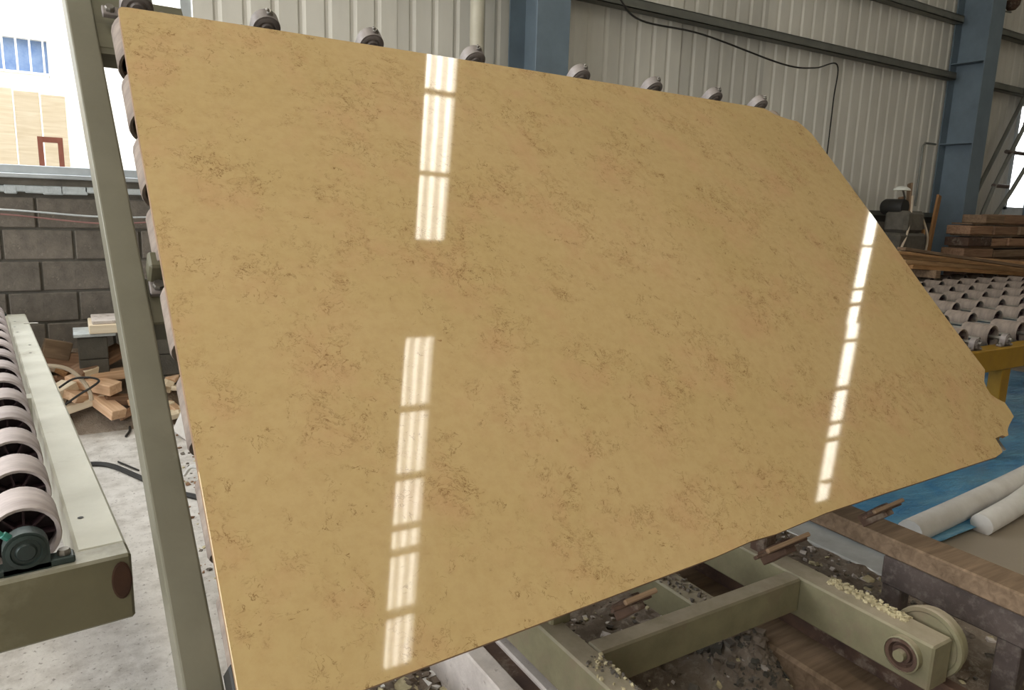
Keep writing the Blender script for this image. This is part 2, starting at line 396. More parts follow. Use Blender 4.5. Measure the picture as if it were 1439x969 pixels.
# ------------------------------------------------------------------ back wall: blocks, opening, sheets, girts
YW = 5.8
wb = empty('wall_back'); wb['kind'] = 'structure'
core = MB(); core.b2((-6, YW+.012, 0), (26, YW+.19, 1.52))
part('mortar_core', core, 'mortar', wb)
blk = MB().box((0, 0, 0), (.392, .19, .196), bev=.006).mesh('concrete_block', 'conc_block')
for c in range(7):
    z = .108+.2115*c; off = .0 if c % 2 else .203
    for i in range(-3, 32):
        x = .03+off+.203+.406*i
        if x > 12.3 or (1.6 < x < 7.4): continue     # hidden behind the slab
        part('concrete_block', blk, None, wb, (x, YW+.095+R.uniform(-.004, .004), z), (0, 0, R.uniform(-.008, .008)))
capb = MB(); capb.b2((-6, YW-.01, 1.50), (26, YW+.2, 1.56)); part('mortar_cap', capb, 'mortar', wb)
sm = MB()                                               # ragged pale mortar smear
x = -2.0
while x < 1.6:
    d = R.uniform(.05, .14)
    sm.box((x+d/2, YW-.012, 1.535+R.uniform(-.008, .006)), (d*1.15, .03, R.uniform(.04, .065)), bev=.01); x += d
part('mortar_smear', sm, 'mortar_pale', wb)
# corrugated sheets
def sheet(x0, x1, z0, z1, y, pitch=.2, dep=.013):
    mb = MB(); pts = []; x = x0
    while x < x1-1e-4:
        p = min(pitch, x1-x)
        for t, d in ((0, 0), (.66, 0), (.74, 1), (.84, 1), (.97, 0)):
            if t*pitch <= p: pts.append((x+t*pitch, y+dep*(d)))
        x += pitch
    pts.append((x1, y))
    vs = [(a, b, z0) for a, b in pts]+[(a, b, z1) for a, b in pts]; n = len(pts)
    return mb.add(vs, [(i, i+1, n+i+1, n+i) for i in range(n-1)])
seams = [.85, 2.35, 3.95, 5.5, 6.75, 8.0, 9.6, 11.2, 12.5]
for a, b in zip(seams[:-1], seams[1:]):
    o = part('cladding_sheet', sheet(a+.004, b+.03, 1.6, 7.4, YW-.03+R.uniform(0, .012)), 'sheet', wb)
part('cladding_sheet', sheet(12.5, 26, 3.3, 7.4, YW-.03), 'sheet', wb)
part('cladding_sheet', sheet(14.9, 26, 1.6, 3.3, YW-.03), 'sheet', wb)
part('cladding_sheet', sheet(-6, .85, 5.2, 7.4, YW-.03), 'sheet', wb)
ft = MB(); ft.b2((.85, YW-.07, 1.56), (26, YW+.1, 1.62)); part('base_flashing', ft, 'girt', wb)
def girt(x0, x1, z):
    mb = MB(); mb.b2((x0, YW-.16, z-.045), (x1, YW-.152, z+.045)); mb.b2((x0, YW-.16, z+.037), (x1, YW-.04, z+.045)); mb.b2((x0, YW-.16, z-.045), (x1, YW-.04, z-.037))
    part('girt', mb, 'girt', wb)
for z in (3.44, 4.16, 5.2, 6.3):
    for a, b in ((.85, 3.42), (3.75, 10.42), (10.75, 17.4), (17.75, 26)): girt(a, b, z)
# sill and sliding window frame of the left opening (window_1), right window (window_2)
w1 = empty('window_1', (0, YW, 1.6)); w1['kind'] = 'structure'
s_ = MB(); s_.b2((-6, -.06, .0), (.85, .16, .03), bev=.004); s_.b2((-6, .02, .03), (.85, .12, .085), bev=.004); part('window_sill', s_, 'alu', w1)
d_ = MB(); d_.b2((-6, -.03, -.045), (.85, .12, 0)); part('sill_packer', d_, 'machine', w1)
j_ = MB(); j_.b2((.78, 0, .085), (.85, .12, 3.6)); j_.b2((-6, 0, 3.5), (.85, .12, 3.6)); part('window_frame', j_, 'alu', w1)
w2 = empty('window_2', (12.5, YW, 1.72)); w2['kind'] = 'structure'
j_ = MB(); j_.b2((0, -.05, 0), (.07, .06, 1.6)); j_.b2((0, -.05, -.1), (2.4, .08, .04)); j_.b2((0, -.05, 1.55), (2.4, .06, 1.6)); j_.b2((.78, -.02, 0), (.83, .05, 1.6)); j_.b2((1.58, -.02, 0), (1.63, .05, 1.6)); part('window_frame', j_, 'alu', w2)

# ------------------------------------------------------------------ roof, skylights, other walls
def roofz(y): return 8.0-.12*abs(y)
# each translucent strip: (y0, y1, x at y0, x at y1) of its left edge, and its width
SKY1 = [(-4.45, 0.0, 3.72, 4.03, .43), (0.0, .1, 4.03, 4.04, .43), (1.42, 5.2, 4.01, 3.80, .42)]
SKY2 = [(-3.75, 0.0, 13.57, 14.30, .46), (0.0, 2.2, 14.25, 13.86, .36), (2.2, 4.4, 13.86, 13.60, .36)]
cl = MB()
def quad(y0, y1, a0, b0, a1, b1):
    """roof piece between y0 and y1 with left edge a0..a1 and right edge b0..b1"""
    z0, z1 = roofz(y0), roofz(y1)
    cl.add([(a0, y0, z0), (b0, y0, z0), (b1, y1, z1), (a1, y1, z1), (a0, y0, z0+.06), (b0, y0, z0+.06), (b1, y1, z1+.06), (a1, y1, z1+.06)],
           [(0, 1, 2, 3), (4, 7, 6, 5), (0, 4, 5, 1), (2, 6, 7, 3), (0, 3, 7, 4), (1, 5, 6, 2)])
def band(X0, X1, strips):
    ys = sorted({-7.0, 0.0, 6.2} | {q[0] for q in strips} | {q[1] for q in strips})
    for y0, y1 in zip(ys[:-1], ys[1:]):
        st = [q for q in strips if q[0] <= y0+1e-6 and q[1] >= y1-1e-6]
        if not st: quad(y0, y1, X0, X1, X0, X1); continue
        q = st[0]; f = lambda y: q[2]+(q[3]-q[2])*(y-q[0])/(q[1]-q[0])
        quad(y0, y1, X0, f(y0), X0, f(y1)); quad(y0, y1, f(y0)+q[4], X1, f(y1)+q[4], X1)
SKY_FILL = [(-6.0, 0.0, -1.9, -1.9, .8), (0.0, 5.2, -1.9, -1.9, .8)]  # added glowing roof strip, never seen, brightens slab and interior
band(-6, .5, SKY_FILL); band(.5, 9, SKY1); band(9, 26, SKY2)
struct('ceiling', cl, 'roof')
def skylight(n, x0, strips, bars):
    W = empty('window_%d' % n, (x0, 0, 0)); W['kind'] = 'structure'
    for y0, y1, xa, xb, wd in strips:
        L = y1-y0; mb = MB(); N = 40; k = []
        for i in range(N+1):
            xx = wd*i/N; k.append((xx, .012*math.sin(2*PI*xx/.128)))
        vs = [(xx, 0, roofz(y0)+.03+zz) for xx, zz in k]+[(xx+xb-xa, L, roofz(y1)+.03+zz) for xx, zz in k]
        mb.add(vs, [(i, i+1, N+2+i, N+1+i) for i in range(N)])
        me = mb.mesh('translucent_sheet', 'skylight')
        for li in range(len(me.loops)): pass
        uvl = me.uv_layers.new(name='UVMap')
        for lp in me.loops:
            i = lp.vertex_index; uvl.data[lp.index].uv = (k[i % (N+1)][0], L*(i//(N+1)))
        part('translucent_sheet', me, None, W, (xa-x0, y0, 0))
    for y, wd in bars:
        mb = MB(); mb.b2((-.35, y-wd/2, roofz(y)-.12), (1.5 if n > 4 else .75, y+wd/2, roofz(y)-.005)); part('purlin', mb, 'roof', W)
skylight(3, 3.9, SKY1, [(3.18, .06), (2.24, .06), (-.83, .07), (-1.75, .07), (-2.44, .05), (-2.78, .06), (-3.63, .08)])
skylight(4, 14.02, SKY2, [(1.67, .06), (.78, .06), (.45, .08), (-.33, .06), (-1.33, .08), (-2.05, .05), (-2.4, .07), (-3.3, .05)])
skylight(5, -1.9, SKY_FILL, [(y, .07) for y in (-5, -4, -3, -2, -1, 1, 2, 3, 4)])  # made-up roof light, put in as fill outside the slab's reflection
wl = MB(); wl.b2((25.8, -7, 0), (26, 6.2, 8)); struct('wall_right', wl, 'sheet')
wl = MB(); wl.b2((-6.2, -7, 0), (-6, -3, 8)); wl.b2((-6.2, -3, 5.4), (-6, 6.2, 8)); struct('wall_left', wl, 'sheet')
wf = MB(); wf.b2((-6, -7.2, 0), (26, -7.0, 8)); struct('wall_front', wf, 'sheet')

# ------------------------------------------------------------------ steel columns, downpipe, cables on the wall
def column(x, label):
    t = thing('steel_column', label, 'column', (x+.165, YW-.25, 0), group='portal frame columns along the sheet wall')
    mb = MB(); mb.b2((-.165, -.25, 0), (.165, -.236, 7.3)); part('inner_flange', mb, 'column', t)
    mb = MB(); mb.b2((-.165, .19, 1.6), (.165, .204, 7.3)); part('outer_flange', mb, 'column', t)
    mb = MB(); mb.b2((-.005, -.236, 0), (.005, .19, 7.3)); part('web', mb, 'column', t)
    mb = MB()
    for z in (2.55, 3.6, 5.2): mb.b2((-.16, -.236, z), (.16, .19, z+.012))
    part('stiffener', mb, 'column', t)
    return t
column(3.42, 'slate blue steel column behind the middle of the slab top edge')
column(10.42, 'slate blue steel column rising behind the timber stack on the right')
mb = MB().tube([(3.0, 5.555, 0), (3.0, 5.555, 7.2)], .062, 16)
for z in (1.2, 2.6, 4.0, 5.4): mb.tube([(3.0, 5.555, z), (3.0, 5.555, z+.08)], .068, 16)
tag(part('downpipe', mb, 'pipe', smooth=True), 'cream round downpipe standing against the sheet wall left of the blue column', 'pipe')
def sag(pts, n=10):
    out = []
    for (a, b) in zip(pts[:-1], pts[1:]):
        for i in range(n):
            t = i/n; out.append(tuple(a[k]*(1-t)+b[k]*t for k in range(3)))
    out.append(pts[-1]); return out
def smoothpath(pts, n=8):
    P = [Vector(p) for p in pts]; P = [P[0]*2-P[1]]+P+[P[-1]*2-P[-2]]; out = []
    for i in range(1, len(P)-2):
        for k in range(n):
            t = k/n; a, b, c, d = P[i-1:i+3]
            out.append(.5*((2*b)+(-a+c)*t+(2*a-5*b+4*c-d)*t*t+(-a+3*b-3*c+d)*t**3))
    out.append(P[-2]); return out
def cable(name, pts, r, mat, label, cat='cable', seg=6, group=None):
    o = part(name, MB().tube(smoothpath(pts), r, seg), mat, smooth=True); return tag(o, label, cat, group)
cable('wall_cable', [(3.9, 5.62, 4.1), (4.2, 5.62, 3.75), (4.5, 5.61, 3.46), (4.78, 5.6, 3.29), (5.6, 5.6, 3.28), (6.85, 5.6, 3.15), (7.5, 5.68, 3.2), (7.93, 5.7, 3.29), (7.96, 5.72, 2.9), (7.95, 5.72, 2.3), (7.93, 5.72, 1.7)], .009, 'cable_black', 'thin black cable sagging below the wall girt and dropping down a sheet seam')
cable('wall_cable', [(-2.2, 5.76, 1.43), (-.9, 5.75, 1.40), (-.36, 5.76, 1.395), (.17, 5.76, 1.36), (.55, 5.76, 1.365), (1.1, 5.76, 1.4)], .007, 'alu', 'grey cable stretched along the top course of the block wall')
cable('wall_cable', [(-2.2, 5.75, 1.40), (-.9, 5.74, 1.38), (-.36, 5.75, 1.365), (.17, 5.75, 1.315), (.55, 5.75, 1.33), (1.1, 5.75, 1.36)], .006, 'cable_red', 'pinkish cable sagging just below the grey cable on the block wall')

# ------------------------------------------------------------------ the slab
saz, lean = math.radians(2.027), math.radians(43.641)
U = Vector((math.cos(saz), math.sin(saz), 0)); V = Vector((-math.sin(saz)*math.sin(lean), math.cos(saz)*math.sin(lean), math.cos(lean))); Nn = U.cross(V)
SM = Matrix((U, V, Nn)).transposed().to_4x4(); SM.translation = Vector((.197, 1.146, .6))
out = [(0, 0), (.207, .006), (.6, .012), (.95, .018), (1.2, .022), (1.35, .03), (1.45, .026), (1.699, .036), (2.047, .034), (2.265, .031), (2.5, .03), (2.785, .027), (2.85, .036), (2.862, .05), (2.872, .094), (2.935, .096), (2.95, .088), (2.979, .09), (3.0, .11), (3.032, .125), (3.09, .145), (3.12, .155), (3.128, .185), (3.132, .222), (3.11, .235), (3.09, .25), (3.072, .27), (3.078, .3), (3.095, .33), (3.15, .365), (3.171, .38), (3.172, .6), (3.178, .816), (3.195, 1.05), (3.21, 1.284), (3.22, 1.6), (3.224, 1.84), (3.218, 1.86), (3.185, 1.92), (3.174, 1.932), (3.11, 1.937), (3.065, 1.948), (3.01, 1.962), (2.98, 1.985), (2.955, 1.998), (2.5, 2.002), (2.0, 2.004), (1.5, 2.006), (1.03, 2.006), (.5, 2.005), (.05, 2.0), (.03, 1.997), (.022, 1.985), (.018, 1.8), (.012, 1.5), (.008, 1.0), (.004, .5)]
slab = MB().prism(out, -.016, 0, 0, 1)
so = part('marble_slab', slab, ['marble', 'marble_edge']); so.matrix_world = SM
bv = so.modifiers.new('edge', 'BEVEL'); bv.width = .0015; bv.segments = 1; bv.limit_method = 'ANGLE'
tag(so, 'large polished beige marble slab with brown veins and one broken corner, leaning on the tilting table', 'slab')

# ------------------------------------------------------------------ rollers (shared meshes)
def roller_meshes(r, L, treadmat, spokes=8, detail=28):
    t = MB().lathe([(r*.86, .004), (r*.965, 0), (r, .006), (r, L-.006), (r*.965, L), (r*.86, L-.004), (r*.84, L*.72), (r*.84, L*.3)], (0, 0, 0), (0, 1, 0), detail, closed=True)
    h = MB().lathe([(.0, L*.32), (r*.85, L*.32), (r*.85, L*.7), (0, L*.7)], (0, 0, 0), (0, 1, 0), detail)
    h.lathe([(r*.2, .02), (r*.34, .02), (r*.36, L*.33)], (0, 0, 0), (0, 1, 0), 12)
    h.lathe([(r*.2, L-.02), (r*.34, L-.02), (r*.36, L*.68)], (0, 0, 0), (0, 1, 0), 12)
    for k in range(spokes):
        a = 2*PI*k/spokes+.2
        rot = Matrix.Rotation(-a, 3, 'Y')
        for y0, y1 in ((.018, L*.33), (L*.69, L-.018)):
            h.box(rot @ Vector((r*.59, 0, 0)) + Vector((0, (y0+y1)/2, 0)), (r*.52, y1-y0, .0045), rot)
    return t.mesh('roller', treadmat, True), h.mesh('roller_hub', 'hub', True)
def pillow(sc=1.0, mats=('bearing', 'teal', 'steel')):
    """pillow-block bearing, shaft along y, centre at origin, base at z=-.045*sc"""
    b = MB(); r = .041*sc; base = -.047*sc
    P = [(r*math.cos(a), r*math.sin(a)) for a in [PI*k/14 for k in range(15)]]+[(-r, base+.012*sc), (-r, base), (r, base), (r, base+.012*sc)]
    n = len(P); w0, w1 = -.019*sc, .019*sc
    vs = [(x, w0, z) for x, z in P]+[(x, w1, z) for x, z in P]
    b.add(vs, [tuple(range(n)), tuple(range(n, 2*n))[::-1]]+[(i, (i+1) % n, n+(i+1) % n, n+i) for i in range(n)])
    b.b2((-.085*sc, w0, base), (.085*sc, w1, base+.016*sc), bev=.003)
    b.lathe([(.034*sc, w0), (.036*sc, w0-.004), (.028*sc, w0-.006), (.026*sc, w0-.002), (.02*sc, w0-.003), (.016*sc, w0-.008), (0, w0-.008)], (0, 0, 0), (0, 1, 0), 20)
    bt = MB()
    bt.lathe([(.0, .012*sc), (.011*sc, .012*sc), (.013*sc, .008*sc), (.013*sc, 0)], (0, 0, base+.016*sc), (0, 0, 1), 8)
    nip = MB().lathe([(0, .026*sc), (.005*sc, .024*sc), (.004*sc, .015*sc), (.008*sc, .014*sc), (.008*sc, 0)], (-.026*sc, -.004, .03*sc), (-.7, 0, .7), 8)
    return b.mesh('bearing', mats[0], True), bt.mesh('bolt', mats[2], False), nip.mesh('grease_nipple', mats[1], True)

# ------------------------------------------------------------------ left roller conveyor
RT, RH = roller_meshes(.070, .14, 'rubber')
PB, PBb, PBn = pillow(1.0)
CA = math.radians(5.0)
lc = thing('roller_conveyor', 'pale grey green roller conveyor with rubber rollers at the left edge', 'conveyor', (.068, 1.68, 0), CA)
zt, zb = .73, .575
mb = MB().b2((-.098, .07, zb), (0, 3.86, zt), bev=.006); part('side_rail', mb, 'grey_paint', lc)
mb = MB().b2((-1.5, .07, zb), (-1.4, 3.86, zt), bev=.006); part('side_rail', mb, 'grey_paint', lc)
mb = MB().b2((-1.5, 0, zb), (.0, .072, zt), bev=.006); part('end_beam', mb, 'olive', lc)
mb = MB().b2((-1.5, 3.86, zb), (.0, 3.95, zt), bev=.006); part('end_beam', mb, 'grey_paint', lc)
mb = MB().b2((-1.4, 1.70, zb), (-.098, 1.78, zt-.22), bev=.004); part('cross_member', mb, 'olive', lc)
mb = MB().b2((-.128, 1.58, zb), (-.09, 1.66, zt-.003), bev=.003); part('rail_plate', mb, 'grey_paint', lc)
hl = MB(); P = [(math.cos(a)*.020, math.sin(a)*.044) for a in [2*PI*k/20 for k in range(20)]]
hl.add([(-.022+x, -.0015, .672+z) for x, z in P]+[(-.022+x*.86, -.003, .672+z*.86) for x, z in P], [(k, (k+1) % 20, 20+(k+1) % 20, 20+k) for k in range(20)]+[tuple(range(20, 40))])
part('rust_patch', hl, 'rust_hole', lc, label='rust brown oval hole in the beam end')
for x, y in ((-1.42, .12), (-1.42, 3.7), (-.4, 3.7), (-1.42, 1.9)):
    mb = MB().b2((x-.04, y-.04, 0), (x+.04, y+.04, zb+.02), bev=.004); part('leg', mb, 'olive', lc)
mb = MB().b2((-1.4, .12, .3), (-1.3, 3.7, .36)); part('brace', mb, 'olive', lc)
for i, x in enumerate((-.188, -.53, -.87, -1.21)):
    sh = MB().tube([(x, .03, .777), (x, 3.9, .777)], .0165, 12); part('shaft', sh, 'steel', lc, smooth=True)
    for y in (.037, 3.905):
        b = part('bearing', PB, None, lc, (x, y, .777)); 
        part('grease_nipple', PBn, None, b)
        for q in (-1, 1): part('bolt', PBb, None, b, (q*.066, 0, 0))
    for k in range(14 if i < 2 else 13):
        y = .09+.262*k
        if y > 3.7: continue
        ro = part('roller', RT, None, lc, (x, y, .777), (0, R.uniform(0, 1), 0)); part('roller_hub', RH, None, ro)
mb = MB()
for y, dx in ((3.62, -.02), (3.4, -.03), (3.2, -.025), (2.75, .01), (2.52, 0.), (.26, -.02)):
    mb.lathe([(0, .0008), (.007, .0008)], (-.05+dx, y, zt+.0005), (0, 0, 1), 8)
part('bolt_hole', mb, 'cable_black', lc)
mb = MB().tube([(-.03, 3.5, zt+.004), (.04, 3.47, zt+.006)], .004, 6); part('wire_end', mb, 'white', lc)

# ------------------------------------------------------------------ tilting slab table (local axes u, v, n)
tt = thing('tilting_slab_table', 'tall olive steel tilting table frame carrying the slab on rows of rollers', 'table', mat=SM.copy())
# tilted side post, slightly tapering towards the top like the real one
def skewbox(x0b, x1b, x0t, x1t, v0, v1, w0, w1):
    mb = MB(); vs = []
    for (a, b, v) in ((x0b, x1b, v0), (x0t, x1t, v1)):
        vs += [(a, v, w0), (b, v, w0), (b, v, w1), (a, v, w1)]
    return mb.add(vs, [(0, 1, 2, 3), (7, 6, 5, 4), (0, 4, 5, 1), (1, 5, 6, 2), (2, 6, 7, 3), (3, 7, 4, 0)])
ps = part('side_post', skewbox(-.064, .004, -.103, -.031, -.25, 2.4, -.21, -.12), 'post', tt)
b_ = ps.modifiers.new('b', 'BEVEL'); b_.width = .005; b_.segments = 2
part('side_post', MB().b2((2.82, .35, -.21), (2.89, 1.9, -.12), bev=.004), 'post', tt)
for v0, v1 in ((1.98, 2.10), (.96, 1.10), (.3, .42)):
    part('cross_beam', MB().b2((-.03 if v0 > .5 else .09, v0, -.21), (3.2 if v0 > 1.5 else 2.9, v1, -.135), bev=.004), 'olive_dark', tt)
part('gusset_plate', MB().b2((-.03, 1.955, -.15), (.24, 2.24, -.137)), 'olive_dark', tt)
RS, RSH = roller_meshes(.080, .165, 'rubber_grey', 6, 24)
PG, PGb, PGn = pillow(1.1, ('bearing_grey', 'steel', 'steel'))
# pillow() stands on z-; in the table's axes the shaft runs along v (y) and the base faces -n (z-): same orientation
for i, uu in enumerate((.086, .475, .85, 1.285, 1.825, 2.265, 2.685, 3.04)):
    part('shaft', MB().tube([(uu, .05, -.085), (uu, 2.06, -.085), (uu, 2.11, -.06)], .014, 8), 'steel', tt, smooth=True)
    for v in ((2.085, 1.06) if i < 7 else (2.085,)):
        b = part('bearing', PG, None, tt, (uu, v+(.015 if v > 2 else 0), -.052 if v > 2 else -.085)); part('grease_nipple', PGn, None, b, (.04, 0, .01))
        for q in (-1, 1): part('bolt', PGb, None, b, (q*.0726, 0, 0))
    for k in range(8):
        if i > 0 and k % 2: continue
        v = 1.835-.248*k
        if i == 7 and v < .4: continue
        ro = part('roller', RS, None, tt, (uu, v, -.083), (0, R.uniform(0, 1), 0)); part('roller_hub', RSH, None, ro)
part('bearing_bracket', MB().b2((-.008, 1.075, -.13), (.05, 1.125, -.06), bev=.006), 'olive_dark', tt)
part('support_block', MB().b2((.0, -.25, -.12), (.045, .13, -.04), bev=.004), 'cable_black', tt)
for a, b in ((.85, .975), (1.37, 1.60), (1.90, 2.11)):
    lg = part('support_lug', MB().b2((a+(b-a)*.5, -.03, -.13), (a+(b-a)*.72, .01, -.03), bev=.003), 'rust', tt)
    part('wood_pad', MB().box(((a+b)/2+.01, -.004, -.012), ((b-a)*.85, .013, .012), rz(.03), bev=.003), 'wood_old', lg)
    part('rusty_strip', MB().box(((a+b)/2-.015, -.010, -.024), (b-a, .010, .014), rz(.01), bev=.002), 'rust', lg)

# ------------------------------------------------------------------ wheeled trolley frame under the slab
tr = thing('wheeled_trolley', 'dusty green steel trolley frame on wheels below the slab', 'trolley', (1.6, 1.5, 0))
def tp(name, lo, hi, mat='trolley', bev=.006, **k):
    lo = (lo[0]-1.6, lo[1]-1.5, lo[2]); hi = (hi[0]-1.6, hi[1]-1.5, hi[2])
    return part(name, MB().b2(lo, hi, bev=bev), mat, tr, **k)
sb = tp('side_beam', (2.035, .94, .155), (2.135, 2.6, .30))
tp('side_beam', (1.095, .94, .155), (1.175, 2.6, .30))
tp('cross_beam', (1.175, 1.385, .18), (2.035, 1.45, .30))
tp('cross_beam', (1.175, 2.05, .17), (2.035, 2.13, .30))
tp('inner_beam', (1.62, 1.45, .16), (1.72, 2.05, .275))
tp('hinge_post', (1.13, 1.56, .29), (1.2, 1.63, .60), 'trolley')
tp('hinge_post', (2.06, 1.56, .29), (2.12, 1.63, .56), 'rust')
tp('hinge_lit_side', (1.06, 1.62, .29), (1.13, 1.70, .58), 'grey_paint')  # pale colour stands for the lit side of the hinge upright
# bearing, axle and wheel on each side beam
def axle(xf, xw, y, z, sgn):
    b = MB().lathe([(.0, .0), (.047, 0), (.05, -.004), (.05, -.02), (.038, -.02), (.034, -.006), (.028, -.006), (.026, -.018), (.018, -.018)], (xf-1.6, y-1.5, z), (1, 0, 0), 24)
    part('wheel_bearing', b, 'rust', tr, smooth=True)
    part('bearing_ring', MB().lathe([(.05, -.022), (.054, -.02), (.054, 0), (.049, 0), (.049, -.022)], (xf-1.6, y-1.5, z), (1, 0, 0), 24), 'trolley', tr, smooth=True)
    part('axle', MB().tube([(xf-.035-1.6, y-1.5, z), (xw+.06-1.6, y-1.5, z)], .017, 14), 'trolley', tr, smooth=True)
    w = MB().lathe([(0, 0), (.03, 0), (.03, .004), (.088, .004), (.092, 0), (.104, 0), (.106, .006), (.106, .014), (.098, .016), (.098, .048), (.09, .052), (.03, .048), (0, .048)], (xw-1.6, y-1.5, z), (1, 0, 0), 36)
    part('wheel', w, 'trolley', tr, smooth=True)
axle(2.035, 2.15, 1.02, .238, 1); axle(2.035, 2.15, 2.4, .238, 1)
axle(1.095, 1.19, 1.0, .238, 1); axle(1.095, 1.19, 2.4, .238, 1)
def rub(name, n, lo, hi, z, s, mats, lab):
    mb = MB()
    for _ in range(n):
        x = R.uniform(lo[0], hi[0])-1.6; y = R.uniform(lo[1], hi[1])-1.5; q = R.uniform(.3, 1)*s
        mb.box((x, y, z+q*.3), (q, q*R.uniform(.5, 1.2), q*.7), Matrix.Rotation(R.uniform(0, 3), 3, 'Z') @ Matrix.Rotation(R.uniform(-.5, .5), 3, 'X'), R.randrange(len(mats)))
    part(name, mb, mats, tr, kind='stuff', label=lab)
rub('stone_crumbs', 260, (2.085, 1.06), (2.135, 1.33), .3, .012, ['slab_rubble'], 'pale yellow stone crumbs on the beam')
rub('stone_crumbs', 150, (1.625, 1.46), (1.715, 2.0), .275, .012, ['dirt', 'conc_block'], 'grey dirt and crumbs on the inner beam')
rub('stone_crumbs', 140, (1.1, .95), (1.17, 1.4), .3, .01, ['slab_rubble', 'conc_block'], 'dusty crumbs on the left beam')
# rails
rl = thing('trolley_rail', 'whitish rail with a brown worn groove left of the trolley', 'rail', (1.1, .8, -.15), group='trolley rails')
part('rail_plank', MB().b2((-.11, -1.9, 0), (-.04, 1.9, .25), bev=.006), 'rail_pale', rl)
part('rail_groove', MB().b2((-.04, -1.9, 0), (.01, 1.9, .238)), 'rust', rl, label='brown worn steel strip')
part('rail_plank', MB().b2((.01, -1.9, 0), (.11, 1.9, .252), bev=.006), 'rail_pale', rl)
rr = thing('trolley_rail', 'brown timber rail sleeper under the right trolley wheel', 'rail', (2.13, .8, -.15), group='trolley rails')
part('rail_beam', MB().b2((-.14, -1.9, 0), (.22, 1.9, .18), bev=.012), 'rail_wood', rr)
part('rail_strip', MB().b2((.025, -1.9, .18), (.07, 1.9, .281), bev=.003), 'rust', rr)

# ------------------------------------------------------------------ brown timber on a dark steel bench, right of the trolley
bt = thing('steel_bench', 'low dark brown steel bench with stubby legs right of the trolley', 'bench', (2.46, .9, -.1))
bz = .1
part('bench_rail', MB().b2((-.065, -.6, .325), (.055, .42, .385+.045), bev=.005), 'dark_brown', bt)
for y in (.38, .0, -.5):
    part('leg', MB().b2((-.06, y-.035, 0), (-.0, y+.035, .34), bev=.004), 'dark_brown', bt)
part('foot_bar', MB().b2((-.05, -.6, .02), (-.0, .42, .05)), 'dark_brown', bt)
tb = MB().b2((-.075, -1.0, 0), (.068, 1.0, .07), bev=.006)
o = part('timber_beam', tb, 'rail_wood', loc=(2.46, 1.0, .332), rot=(0, 0, .0)); o.rotation_euler = (0, 0, -.02)
tag(o, 'long weathered brown timber beam lying on the dark steel bench', 'timber')
o = part('stone_kerb', MB().b2((-.02, -2, -.3), (.36, 1.2, .0), bev=.006), 'kerb', loc=(2.90, 1.5, .004)); tag(o, 'pale concrete kerb strip along the right edge of the pit', 'kerb')
o = part('broken_tile', MB().box((0, 0, 0), (.16, .2, .03), Matrix.Rotation(.1, 3, 'X'), bev=.004), 'rail_wood', loc=(2.62, 1.08, -.03), rot=(0, 0, .4)); tag(o, 'flat brown board offcut lying beside the trolley wheel', 'board')

# ------------------------------------------------------------------ blue sheet, foam tubes
def drape(x0, x1, y0, y1, z, amp, nx, ny, seed, thick=.004):
    from mathutils import noise
    vs = []; fs = []
    for j in range(ny+1):
        for i in range(nx+1):
            x = x0+(x1-x0)*i/nx; y = y0+(y1-y0)*j/ny
            h = noise.noise(Vector((x*1.5+y*.8, y*3.1, seed)))*.6+noise.noise(Vector((x*4, y*8, seed)))*.4
            vs.append((x, y, z+amp*(.6+h)))
    for j in range(ny):
        for i in range(nx):
            a = j*(nx+1)+i; fs.append((a, a+1, a+nx+2, a+nx+1))
    return MB().add(vs, fs)
o = part('plastic_sheet', drape(3.05, 8.2, 1.62, 4.3, .012, .022, 90, 60, 3), 'blue', smooth=True)
o.modifiers.new('thick', 'SOLIDIFY').thickness = .003
tag(o, 'crumpled glossy blue plastic sheet spread on the floor under the roller table', 'sheet')
def foam(pts, r, label, name='foam_tube', flat=1.0, cat='foam'):
    mb = MB().tube(smoothpath(pts, 6), r, 14); o = part(name, mb, 'foam', smooth=True); return tag(o, label, cat)
foam([(3.28, 1.70, .06), (3.8, 1.735, .06), (4.6, 1.80, .06), (5.6, 1.9, .06)], .060, 'long straight white foam tube along the edge of the blue sheet')
foam([(3.72, 1.60, .04), (3.82, 1.60, .05), (4.1, 1.62, .06), (4.5, 1.68, .06), (5.0, 1.74, .06)], [.012]+[.055]*23+[.055], 'shorter white foam tube lying in front of the long one')
foam([(3.98, 1.36, .03), (4.1, 1.38, .04), (4.4, 1.42, .04)], [.03]+[.055]*12, 'white foam lump near the right edge in front of the tubes')

# ------------------------------------------------------------------ yellow roller table
yt = thing('roller_table', 'ochre yellow roller table with grey rubber rollers behind the slab on the right', 'conveyor', (4.2, 2.1, 0), 0)
YZ = .755
part('front_beam', MB().b2((-.6, 0, YZ-.14), (6.2, .1, YZ), bev=.006), 'yellow', yt)
part('back_beam', MB().b2((-.6, 2.67, YZ-.14), (6.2, 2.75, YZ), bev=.006), 'yellow', yt)
for x in (-.6, 6.1): part('end_beam', MB().b2((x, .1, YZ-.14), (x+.1, 2.67, YZ), bev=.006), 'yellow', yt)
for x in (.68, 3.6, 6.0):
    for y in (.05, 2.71): part('leg', MB().b2((x, y-.04, 0), (x+.1, y+.04, YZ-.13), bev=.004), 'yellow', yt)
RY, RYH = roller_meshes(.072, .17, 'rubber_grey', 6, 20)
PY, PYb, PYn = pillow(.85, ('bearing_grey', 'steel', 'steel'))
